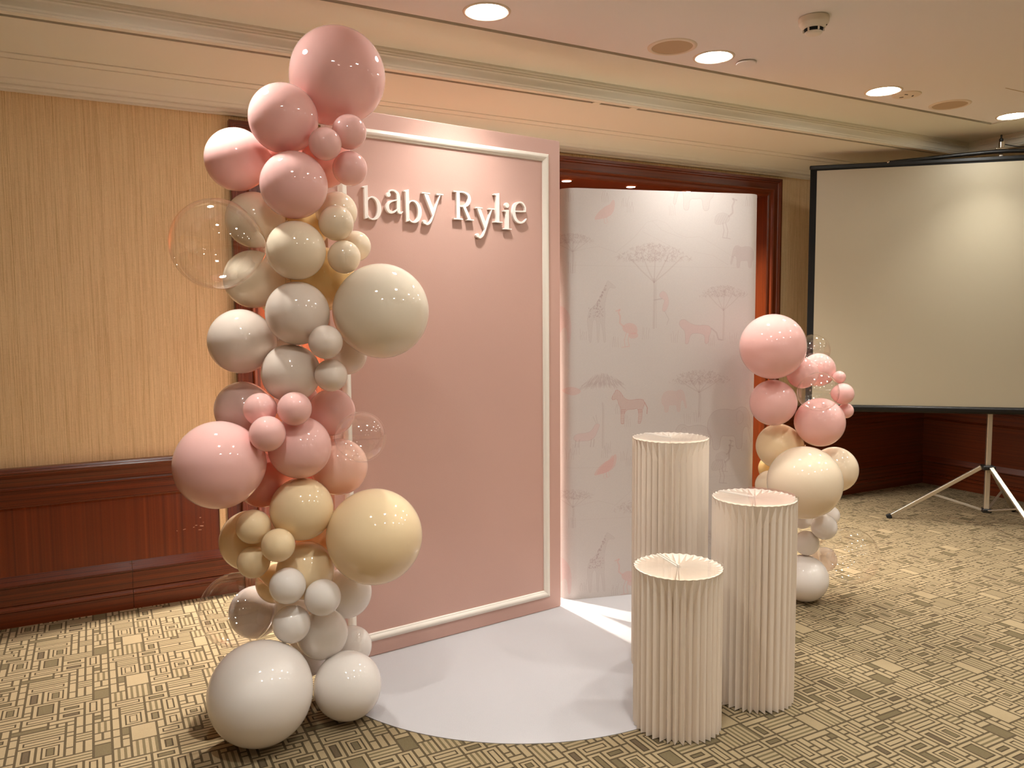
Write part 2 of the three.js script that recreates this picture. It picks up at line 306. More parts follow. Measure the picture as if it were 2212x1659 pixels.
// ---------------------------------------------------------------- pink panel and its moulding
const PANEL_TURN = 6.373 * Math.PI / 180, PW = 1.235, PH = 2.4, PT = 0.05;
{
  const t = thing('backdrop_panel', 'tall pink painted panel with a thin white moulding frame', 'backdrop', [2.117, 0.003, -3.451], PANEL_TURN);
  const s = new THREE.Shape(), r = 0.012, x0 = -PW, x1 = 0;
  s.moveTo(x0 + r, 0); s.lineTo(x1 - r, 0); s.absarc(x1 - r, r, r, -Math.PI / 2, 0); s.lineTo(x1, PH - r); s.absarc(x1 - r, PH - r, r, 0, Math.PI / 2); s.lineTo(x0 + r, PH); s.absarc(x0 + r, PH - r, r, Math.PI / 2, Math.PI); s.lineTo(x0, r); s.absarc(x0 + r, r, r, Math.PI, Math.PI * 1.5);
  mesh('board', geo(new THREE.ExtrudeGeometry(s, { depth: PT - 0.006, bevelEnabled: true, bevelThickness: 0.003, bevelSize: 0.003, bevelOffset: -0.003, bevelSegments: 2, curveSegments: 6 }).translate(0, 0, -PT + 0.003), true), mPink, t);
  const prof = [[0, 0], [0, 0.004], [0.003, 0.007], [0.006, 0.007], [0.009, 0.0095], [0.014, 0.0135], [0.02, 0.0155], [0.026, 0.0145], [0.031, 0.0105], [0.035, 0.009], [0.038, 0.005], [0.039, 0]];
  const a = -PW + 0.088, b = -0.113, lo = 0.108, hi = 2.288, z = V(0, 0, 1);
  const BL = { p: V(a, lo, 0), u: V(-1, -1, 0), v: z }, BR = { p: V(b, lo, 0), u: V(1, -1, 0), v: z }, TR = { p: V(b, hi, 0), u: V(1, 1, 0), v: z }, TL = { p: V(a, hi, 0), u: V(-1, 1, 0), v: z };
  for (const f of [[BL, TL], [TL, TR], [TR, BR], [BR, BL]]) mesh('moulding', sweep(prof, f, { crease: 0.7 }), mWhiteTrim, t);
}
// raised letters: flat serif shapes drawn with thick and thin strokes, units: x-height = 100
const polyShape = (p) => new THREE.Shape(p.map(([x, y]) => new THREE.Vector2(x, y)));
function stroke(points, widths, n = 36) {
  const c = new THREE.CatmullRomCurve3(points.map(([x, y]) => V(x, y, 0))), L = [], Rr = [];
  for (let i = 0; i <= n; i++) {
    const t = i / n, p = c.getPoint(t), d = c.getTangent(t), k = t * (widths.length - 1), j = Math.min(widths.length - 2, Math.floor(k)), w = THREE.MathUtils.lerp(widths[j], widths[j + 1], k - j) / 2;
    L.push([p.x - d.y * w, p.y + d.x * w]); Rr.unshift([p.x + d.y * w, p.y - d.x * w]);
  }
  return polyShape([...L, ...Rr]);
}
function ring(cx, cy, rx, ry, ix, iw, ih) { const s = new THREE.Shape(); s.absellipse(cx, cy, rx, ry, 0, 7); const h = new THREE.Path(); h.absellipse(ix, cy, iw, ih, 0, 2 * Math.PI, true); s.holes.push(h); return s; }
function ringShape(cx, cy, rx, ry, ix, iw, ih) { const s = new THREE.Shape(), h = new THREE.Path(); s.absellipse(cx, cy, rx, ry, 0, Math.PI * 2, false); h.absellipse(ix, cy, iw, ih, 0, Math.PI * 2, true); s.holes.push(h); return s; }
const dot = (x, y, r) => { const s = new THREE.Shape(); s.absellipse(x, y, r, r, 0, Math.PI * 2, false); return s; };
const GLYPH = {
  b: [polyShape([[6, 0], [22, 6], [22, 146], [4, 141], [-2, 139], [-2, 136], [6, 134]]), ringShape(46, 49, 40, 51, 41, 26, 45)],
  a: [stroke([[19, 84], [26, 97], [44, 99], [62, 88], [66, 66], [66, 30], [68, 8], [76, 2], [88, 9]], [4, 6, 7, 13, 17, 17, 16, 9, 3], 50), dot(18, 79, 10), stroke([[66, 60], [44, 54], [20, 44], [11, 24], [22, 4], [42, 4], [66, 22]], [4, 5, 10, 16, 13, 8, 4], 50)],
  y: [polyShape([[6, 98], [26, 98], [63, 14], [56, -2], [50, -3]]), stroke([[92, 97], [74, 54], [54, 0], [38, -32], [22, -42], [8, -36]], [5, 6, 7, 8, 9, 6], 40), dot(9, -33, 9), polyShape([[-3, 95], [38, 95], [38, 100], [-3, 100]]), polyShape([[72, 95], [108, 95], [108, 100], [72, 100]])],
  R: [polyShape([[14, 0], [32, 0], [32, 132], [14, 132]]), polyShape([[-2, 0], [48, 0], [48, 5], [-2, 5]]), polyShape([[-2, 127], [34, 127], [34, 132], [-2, 132]]), stroke([[28, 129], [56, 129], [80, 117], [84, 94], [72, 72], [52, 64], [28, 63]], [6, 6, 13, 18, 13, 6, 5], 50), polyShape([[46, 65], [62, 65], [92, 5], [92, 0], [78, 0]]), polyShape([[70, 0], [108, 0], [108, 5], [70, 5]])],
  l: [polyShape([[16, 0], [34, 0], [34, 142], [18, 139], [2, 136], [2, 132], [16, 130]]), polyShape([[0, 0], [52, 0], [52, 5], [0, 5]])],
  i: [polyShape([[16, 0], [34, 0], [34, 96], [18, 94], [2, 91], [2, 87], [16, 85]]), polyShape([[0, 0], [50, 0], [50, 5], [0, 5]]), dot(23, 117, 12)],
  e: [stroke([[82, 56], [80, 78], [64, 97], [44, 99], [20, 84], [12, 48], [24, 14], [48, 1], [72, 6], [90, 22]], [5, 9, 9, 7, 14, 18, 15, 10, 7, 3], 60), polyShape([[14, 50], [84, 54], [84, 60], [14, 56]])],
};
{
  const U = 0.00098;
  const rows = [
    ['b', -1.077, 1.944, 'raised white letter b, tall first letter at the left of the upper lettering'],
    ['a', -0.975, 1.979, 'raised white letter a, second from the left in the upper lettering'],
    ['b', -0.88, 1.944, 'raised white letter b standing lower, between the a and a y'],
    ['y', -0.79, 1.982, 'raised white letter y that ends the first word'],
    ['R', -0.628, 1.972, 'raised white capital letter R, starting the second word'],
    ['y', -0.51, 1.938, 'raised white letter y hanging low, right of the capital R'],
    ['l', -0.411, 1.972, 'raised white letter l, tall and thin, left of the letter i'],
    ['i', -0.356, 1.943, 'raised white letter i with a round dot'],
    ['e', -0.305, 1.98, 'raised white letter e, last at the right of the lettering'],
  ];
  const made = {};
  for (const [ch, s, y, label] of rows) {
    if (!made[ch]) made[ch] = geo(GLYPH[ch].map((sh, k) => new THREE.ExtrudeGeometry(sh, { depth: 13.5 + k * 0.25, bevelEnabled: true, bevelThickness: 1.2, bevelSize: 1.1, bevelOffset: -0.6, bevelSegments: 2, curveSegments: 28 })));
    const o = mesh('letter', made[ch], mLetter, scene);
    o.scale.setScalar(U);
    o.rotation.y = PANEL_TURN;
    o.position.set(2.117 + Math.cos(PANEL_TURN) * s + Math.sin(PANEL_TURN) * 0.001, y, -3.451 - Math.sin(PANEL_TURN) * s + Math.cos(PANEL_TURN) * 0.0015);
    tag(o, label, 'letter', 'raised letters on the pink panel');
  }
}
// ---------------------------------------------------------------- wallpaper panel
const PRINT = (() => {
  const K = 880, W = 1016, H = 1926;
  return canvasTexture(W, H, (c) => {
    c.fillStyle = '#c6bdb8'; c.fillRect(0, 0, W, H);
    const rose = 'rgba(206,150,146,', taupe = 'rgba(164,142,138,';
    const at = (s, y, w, flip, f) => { c.save(); c.translate(s * K, (2.188 - y) * K); c.scale((flip ? -1 : 1) * w * K, -w * K); c.lineWidth = 0.012; c.lineCap = c.lineJoin = 'round'; f(); c.restore(); };
    const shape = (p, fill, line) => {
      c.beginPath();
      const m = (a, b) => [(a[0] + b[0]) / 2, (a[1] + b[1]) / 2], n = p.length;
      c.moveTo(...m(p[n - 1], p[0]));
      p.forEach((q, i) => c.quadraticCurveTo(...q, ...m(q, p[(i + 1) % n])));
      c.closePath();
      if (fill) { c.fillStyle = fill; c.fill(); }
      if (line) { c.strokeStyle = line; c.stroke(); }
    };
    const wire = (p, w, col) => { c.strokeStyle = col; c.lineWidth = w; c.beginPath(); c.moveTo(...p[0]); for (const q of p.slice(1)) c.lineTo(...q); c.stroke(); };
    const elephant = (s, y, w, flip, fill, line) => at(s, y, w, flip, () => {
      shape([[0.02, 0.42], [0.04, 0.6], [0.16, 0.76], [0.4, 0.79], [0.6, 0.74], [0.7, 0.82], [0.84, 0.8], [0.92, 0.66], [0.95, 0.5], [0.99, 0.3], [1.02, 0.14], [0.96, 0.1], [0.92, 0.28], [0.87, 0.44], [0.8, 0.42], [0.76, 0.3], [0.77, 0.02], [0.7, -0.01], [0.63, 0.02], [0.62, 0.26], [0.46, 0.25], [0.31, 0.28], [0.29, 0.02], [0.22, -0.01], [0.14, 0.02], [0.13, 0.24], [0.05, 0.3]], fill, line);
      c.lineWidth = 0.01; shape([[0.66, 0.76], [0.78, 0.7], [0.78, 0.52], [0.68, 0.46], [0.62, 0.6]], null, line); wire([[0.86, 0.47], [0.93, 0.38]], 0.016, line);
    });
    const ostrich = (s, y, w, flip, fill, line) => at(s, y, w, flip, () => {
      shape([[0.05, 0.62], [0.12, 0.9], [0.45, 1.0], [0.72, 0.86], [0.7, 0.66], [0.45, 0.55], [0.15, 0.5]], fill, line);
      wire([[0.68, 0.84], [0.84, 0.98], [0.82, 1.25], [0.9, 1.42], [0.84, 1.52]], 0.07, line); wire([[0.84, 1.52], [1.0, 1.47]], 0.06, line);
      wire([[0.42, 0.57], [0.48, 0.3], [0.42, 0.02], [0.58, 0]], 0.035, line); wire([[0.55, 0.57], [0.64, 0.28], [0.6, 0.0], [0.75, -0.02]], 0.035, line);
      for (let k = 0; k < 5; k++) wire([[0.12 + k * 0.1, 0.58], [0.3 + k * 0.09, 0.9]], 0.012, line);
    });
    const giraffe = (s, y, w, flip, fill, line) => at(s, y, w, flip, () => {
      shape([[0.12, 0], [0.08, 0.5], [0.02, 0.95], [0.1, 1.35], [0.3, 1.52], [0.52, 1.75], [0.78, 2.3], [0.9, 2.55], [0.96, 2.62], [1.02, 2.56], [1.3, 2.36], [1.28, 2.28], [1.08, 2.32], [0.98, 2.28], [0.86, 1.9], [0.8, 1.5], [0.84, 1.2], [0.8, 0.8], [0.84, 0.4], [0.86, 0], [0.76, 0], [0.72, 0.5], [0.62, 0.95], [0.56, 0.5], [0.56, 0], [0.48, 0], [0.46, 0.5], [0.44, 0.98], [0.3, 1.0], [0.24, 0.6], [0.22, 0]], fill, line);
      c.fillStyle = line;
      for (let k = 0; k < 95; k++) { const a = rnd(), x = a < 0.5 ? 0.1 + rnd() * 0.68 : 0.45 + rnd() * 0.42, yy = a < 0.5 ? 1.05 + rnd() * 0.5 : 1.35 + (x - 0.4) * 1.9 + rnd() * 0.24; c.beginPath(); c.ellipse(x, yy, 0.02 + rnd() * 0.02, 0.03, rnd() * 3, 0, 7); c.fill(); }
    });
    const zebra = (s, y, w, flip, fill, line) => at(s, y, w, flip, () => {
      const body = [[0.02, 0.55], [0.06, 0.7], [0.24, 0.72], [0.48, 0.68], [0.66, 0.74], [0.78, 0.95], [0.9, 1.02], [0.95, 0.94], [1.06, 0.76], [1.0, 0.7], [0.88, 0.76], [0.84, 0.6], [0.76, 0.46], [0.76, 0.2], [0.76, 0], [0.66, 0], [0.67, 0.25], [0.6, 0.42], [0.36, 0.42], [0.24, 0.46], [0.2, 0.25], [0.24, 0], [0.14, 0], [0.1, 0.22], [0.1, 0.4]];
      shape(body, fill, line); c.save(); c.beginPath(); body.forEach((q, i) => (i ? c.lineTo(...q) : c.moveTo(...q))); c.closePath(); c.clip();
      for (let k = 0; k < 24; k++) wire([[k * 0.05 - 0.08, 1.05], [k * 0.046 - 0.01, 0.6], [k * 0.05 - 0.1, 0.3]], 0.017, line);
      for (let k = 0; k < 9; k++) wire([[0, k * 0.05], [0.9, k * 0.05 + 0.02]], 0.016, line);
      c.restore(); wire([[0.03, 0.62], [-0.06, 0.45], [-0.05, 0.28]], 0.03, line);
    });
    const cat = (s, y, w, flip, fill, line) => at(s, y, w, flip, () => {
      shape([[0.04, 0.4], [0.14, 0.52], [0.5, 0.5], [0.72, 0.58], [0.84, 0.68], [0.98, 0.66], [1.02, 0.54], [0.94, 0.44], [0.84, 0.36], [0.82, 0.15], [0.84, 0], [0.73, 0], [0.7, 0.2], [0.62, 0.3], [0.34, 0.28], [0.24, 0.22], [0.26, 0], [0.14, 0], [0.12, 0.2]], fill, line);
      wire([[0.05, 0.42], [-0.1, 0.3], [-0.16, 0.12], [-0.26, 0.1]], 0.045, line);
    });
    const fowl = (s, y, w, flip, fill, line) => at(s, y, w, flip, () => { shape([[-0.1, 0.05], [0.1, 0.4], [0.5, 0.72], [0.74, 0.8], [0.82, 1.0], [0.95, 1.02], [0.96, 0.7], [0.84, 0.35], [0.5, 0.16], [0.15, 0.1]], fill, line); wire([[0.42, 0.16], [0.44, -0.08], [0.54, -0.1]], 0.025, line); wire([[0.55, 0.2], [0.6, -0.06]], 0.025, line); });
    const antelope = (s, y, w, flip, fill, line) => at(s, y, w, flip, () => { shape([[0, 0.3], [0.1, 0.45], [0.5, 0.46], [0.68, 0.56], [0.78, 0.78], [0.95, 0.74], [0.9, 0.62], [0.84, 0.48], [0.76, 0.3], [0.6, 0.2], [0.3, 0.2], [0.1, 0.18]], fill, line); for (const x of [0.1, 0.22, 0.64, 0.74]) wire([[x, 0.24], [x - 0.03, 0]], 0.035, line); wire([[0.8, 0.78], [0.7, 1.0]], 0.02, line); wire([[0.85, 0.78], [0.8, 1.05]], 0.02, line); });
    const tree = (s, y, w, hgt, line, palm) => at(s, y, w, false, () => {
      const T = hgt / w;
      wire([[0, 0], [0.01, T * 0.5], [0, T * 0.62]], 0.035, line); wire([[0.04, 0], [0.035, T * 0.6]], 0.01, line);
      if (!palm) for (const [x, yy] of [[-0.42, 0.92], [-0.2, 0.95], [0.02, 0.98], [0.24, 0.95], [0.44, 0.9]]) wire([[0, T * 0.58], [x * 0.5, T * (0.58 + (yy - 0.58) * 0.45)], [x, T * yy]], 0.02, line);
      for (let k = 0; k < 420; k++) {
        const a = (rnd() + rnd() - 1) * 0.62, up = 1 - (a / 0.62) ** 2, b = T * (0.86 + up * 0.13) + (rnd() - 0.7) * 0.2 * (0.3 + up);
        palm ? wire([[a * 0.8, b], [a, b - 0.05 - rnd() * 0.08]], 0.008, line) : wire([[a, b], [a + (rnd() - 0.5) * 0.06, b + 0.015 + rnd() * 0.02], [a + (rnd() - 0.5) * 0.09, b + (rnd() - 0.5) * 0.04]], 0.007, line);
      }
    });
    const grass = (s, y) => at(s, y, 0.05, false, () => { for (let k = 0; k < 4; k++) wire([[k * 0.22, 0], [k * 0.22 - 0.06 + rnd() * 0.1, 0.5], [k * 0.22 + (rnd() - 0.5) * 0.3, 0.8 + rnd() * 0.5]], 0.05, taupe + '0.3)'); });
    const t35 = taupe + '0.34)', t16 = taupe + '0.13)', r5 = rose + '0.36)', r3 = rose + '0.25)', tl = taupe + '0.24)';
    // the scenes repeat down the cloth every 1.355 m
    for (const dy of [0, -1.355]) {
      const hill = (p, w = 1.6) => { c.strokeStyle = taupe + '0.22)'; c.lineWidth = w; c.beginPath(); p.forEach(([s, y], i) => { const X = s * K, Y = (2.188 - y - dy) * K; i ? c.lineTo(X, Y) : c.moveTo(X, Y); }); c.stroke(); };
      hill([[0.05, 1.86], [0.2, 1.89], [0.3, 1.86], [0.4, 1.94], [0.47, 2.02], [0.53, 2.035], [0.58, 2.02], [0.64, 1.965], [0.7, 1.945], [0.78, 1.95], [0.86, 1.91], [0.95, 1.86], [1.0, 1.83]]);
      hill([[0.5, 2.03], [0.56, 1.98], [0.68, 1.94]]); hill([[0.45, 1.97], [0.56, 1.92], [0.66, 1.87]]); hill([[0.74, 1.87], [0.86, 1.85], [0.95, 1.8]]); hill([[0.06, 1.79], [1.03, 1.785]], 1.4);
      tree(0.515, 1.46 + dy, 0.36, 0.42, tl); tree(0.925, 1.39 + dy, 0.24, 0.28, tl); tree(0.06, 1.75 + dy, 0.2, 0.19, tl);
      giraffe(0.135, 1.385 + dy, 0.125, false, t16, t35); fowl(0.185, 2.02 + dy, 0.11, false, r5, r5); cat(0.865, 1.37 + dy, 0.2, true, r3, t35); ostrich(0.43, 1.36 + dy, 0.13, true, r5, r5);
      shape([[0.365, 1.43], [0.42, 1.44], [0.43, 1.41], [0.38, 1.4]].map(([s, y]) => [s * K, (2.188 - y - dy) * K]), r5);
      at(0.53, 1.53 + dy, 0.12, false, () => { shape([[0.1, 0.9], [0.3, 1.1], [0.5, 0.95], [0.62, 0.6], [0.5, 0.2], [0.3, 0.1], [0.28, 0.4], [0.42, 0.65], [0.2, 0.75]], r3, t35); wire([[0.25, 0.72], [-0.1, 0.66]], 0.06, t35); wire([[0.4, 0.15], [0.6, -0.2], [0.5, -0.45]], 0.03, t35); });
      elephant(1.115, 1.785 + dy, 0.15, true, taupe + '0.25)', taupe + '0.2)'); elephant(0.865, 2.09 + dy, 0.24, true, t16, t35); ostrich(0.855, 1.945 + dy, 0.14, false, t16, t35);
      zebra(0.47, 0.945 + dy, 0.185, true, rose + '0.12)', 'rgba(176,120,112,0.5)'); elephant(0.56, 1.0 + dy, 0.15, false, rose + '0.2)', r3); elephant(0.83, 0.78 + dy, 0.29, false, taupe + '0.15)', t35); ostrich(0.88, 0.655 + dy, 0.115, false, t16, t35);
      antelope(0.06, 0.83 + dy, 0.16, false, r3, t35); fowl(0.2, 0.67 + dy, 0.11, false, r5, r5);
      tree(0.225, 0.82 + dy, 0.23, 0.39, tl, true); tree(0.785, 0.97 + dy, 0.3, 0.23, tl); shape([[0.0, 1.13], [0.05, 1.16], [0.12, 1.13], [0.06, 1.1]].map(([s, y]) => [s * K, (2.188 - y - dy) * K]), r5);
      at(0.0, 1.37 + dy, 0.12, false, () => { shape([[-0.1, 0], [-0.1, 1.9], [0.35, 1.5], [0.45, 0.9], [0.4, 0.1], [0.3, 0.1], [0.28, 0.8], [0.1, 0.8]], r3, r3); });
      hill([[0.03, 0.72], [0.2, 0.715], [0.3, 0.72]]); hill([[0.5, 0.62], [1.05, 0.63]]);
      for (const [s, y] of [[0.03, 2.12], [0.22, 2.12], [0.33, 2.1], [0.36, 2.07], [0.6, 2.06], [0.1, 1.4], [0.28, 1.36], [0.45, 1.4], [0.62, 1.38], [0.84, 1.36], [0.97, 1.37], [0.06, 0.79], [0.35, 0.93], [0.7, 0.93], [0.76, 0.94], [0.04, 1.75], [1.05, 2.12], [0.24, 0.79], [0.3, 1.0]]) grass(s, y + dy);
    }
    speckle(c, W, H, 10);
  });
})();
{
  // cloth-covered panel with softly rounded vertical edges
  const W = 1.155, H = 2.185, r = 0.085, out = [];
  for (let i = 0; i <= 8; i++) { const t = Math.PI / 2 * i / 8; out.push([r - r * Math.cos(t), -r + r * Math.sin(t)]); }
  for (let i = 0; i <= 8; i++) { const t = Math.PI / 2 * (1 - i / 8); out.push([W - r + r * Math.cos(t), -r + r * Math.sin(t)]); }
  out.push([W, -0.12], [0, -0.12]);
  const t = thing('wallpaper_panel', 'pale panel printed with faint pink safari animals and trees', 'backdrop', [2.168, 0.003, -3.517], -14.62 * Math.PI / 180);
  const g = sweep(out.map(([x, z]) => [x, z]), [{ p: V(0, 0, 0), u: V(1, 0, 0), v: V(0, 0, 1) }, { p: V(0, H, 0), u: V(1, 0, 0), v: V(0, 0, 1) }], { crease: 0.6 });
  const p = g.attributes.position, uv = g.attributes.uv;
  for (let i = 0; i < p.count; i++) uv.setXY(i, p.getX(i) / W, p.getY(i) / H);
  mesh('cloth_face', g, std(0xffffff, 0.42, { map: PRINT }), t);
}
// ---------------------------------------------------------------- white round mat
{
  const s = new THREE.Shape(); s.absarc(0, 0, 0.968, 0, Math.PI * 2, false);
  const g = new THREE.ExtrudeGeometry(s, { depth: 0.0025, bevelEnabled: false, curveSegments: 120 }).rotateX(-Math.PI / 2);
  const o = mesh('floor_mat', uvMetres(g), mMat, scene);
  o.position.set(1.746, 0.0003, -3.216);
  tag(o, 'round white mat lying on the carpet in front of the panels', 'mat');
}
// ---------------------------------------------------------------- pleated paper plinths with clear tops
function plinth(x, z, h, turn, label) {
  const t = thing('paper_plinth', label, 'plinth', [x, 0.003, z], turn, 'pleated paper plinths');
  const N = 36, R = 0.162, pos = [], P = (r, a, y) => [r * Math.cos(a), y, r * Math.sin(a)], tri = (...q) => q.forEach((k) => pos.push(...k));
  const D = 2 * Math.PI / N, ri = 0.126, jit = [];
  for (let k = 0; k <= N; k++) jit.push(k === N ? jit[0] : (rnd() - 0.5) * 0.022);
  const a0 = D * 0.9;                                               // the closing seam stays open by the two boards
  for (let k = 0; k < N; k++) {
    const a = k * D + jit[k], b = (k + 1) * D + jit[k + 1], m = (a + b) / 2 + (rnd() - 0.5) * 0.02, drop = 0.075 + rnd() * 0.03, top = h - 0.0015;
    const tip0 = [P(R, a, 0), P(R, a, top)], tip1 = [P(R, b, 0), P(R, b, top)], v0 = P(ri, m, 0), v1 = P(ri + 0.006, m, top - drop), v2 = P(R - 0.004, m, top - 0.003), c = P(0.006, m, top - 0.04), ca = P(0.01, a, top - 0.004), cb = P(0.01, b, top - 0.004), vin = P(0.08, m, top - 0.034);
    tri(tip0[0], tip0[1], v1, tip0[0], v1, v0, v0, v1, tip1[1], v0, tip1[1], tip1[0]);       // the two faces of the fold
    tri(tip0[1], v2, v1, v1, v2, tip1[1]);                                                  // slanted facet under the rim
    tri(tip0[1], ca, vin, tip0[1], vin, v2, v2, vin, tip1[1], vin, cb, tip1[1], ca, c, vin, vin, c, cb); // radial fold of the top
    tri(P(R, a, 0), v0, [0, 0, 0], v0, P(R, b, 0), [0, 0, 0]);
  }
  const g = new THREE.BufferGeometry().setAttribute('position', new THREE.Float32BufferAttribute(pos, 3));
  g.setAttribute('uv', new THREE.Float32BufferAttribute(new Float32Array(pos.length / 3 * 2), 2)); g.computeVertexNormals();
  mesh('pleated_body', g, mPaper, t);
  for (const o of [-0.006, 0.006]) mesh('end_board', new RoundedBoxGeometry(R - 0.004, h, 0.005, 1, 0.001).translate(-(R - 0.004) / 2 - 0.002, h / 2, o), mBoard, t);
  mesh('clear_top', new THREE.CylinderGeometry(R + 0.003, R + 0.003, 0.004, 96).translate(0, h + 0.003, 0), mAcrylic, t);
}
plinth(2.17, -2.637, 1.0, -1.5, 'tallest pleated paper plinth with a clear round top, standing at the back');
plinth(2.268, -2.244, 0.806, -1.33, 'middle height pleated paper plinth, rightmost, with a clear round top');
plinth(1.863, -2.214, 0.6, -1.78, 'shortest pleated paper plinth, standing in front of the other two');

// ---------------------------------------------------------------- balloons: colour, centre, radius, label
const balloonGeo = (() => {
  const pts = [], n = 44;
  for (let i = 0; i <= n; i++) {                                    // from the crown (y = 1) to the neck
    const t = Math.PI * i / n, lower = Math.max(0, -Math.cos(t));
    let r = Math.sin(t) * (1 - 0.07 * lower * lower), y = Math.cos(t) * (1 + 0.1 * lower * lower);
    if (i === n) r = 0.03;
    pts.push(new THREE.Vector2(Math.max(r, i === 0 ? 0 : 0.03), y));
  }
  pts.push(new THREE.Vector2(0.028, -1.13), new THREE.Vector2(0.02, -1.15));
  return new THREE.LatheGeometry(pts.reverse(), 64);
})();
const knotGeo = mergeGeometries(clean([new THREE.TorusGeometry(0.03, 0.016, 8, 16).rotateX(Math.PI / 2).translate(0, -1.155, 0), new THREE.LatheGeometry([[0.018, -1.16], [0.03, -1.18], [0.05, -1.2]].map((q) => new THREE.Vector2(...q)), 16)]));
function balloon([kind, x, y, z, R, label], core, group) {
  const clear = kind.startsWith('clear'), key = kind.replace(/s$|big$/, ''), m = clear ? mClear : key === 'milky' ? mMilky : LATEX[key];
  const t = thing(clear ? 'clear_balloon' : 'balloon', label, 'balloon', [x, y, z], 0, group);
  mesh('skin', balloonGeo, m, t); mesh('knot', knotGeo, m, t);
  const d = core(y).sub(V(x, y, z)); d.y *= 0.5;
  if (d.length() < 0.06) d.set(0, 0.2, -1);
  t.quaternion.setFromUnitVectors(V(0, -1, 0), d.normalize());
  t.scale.setScalar(R);
}
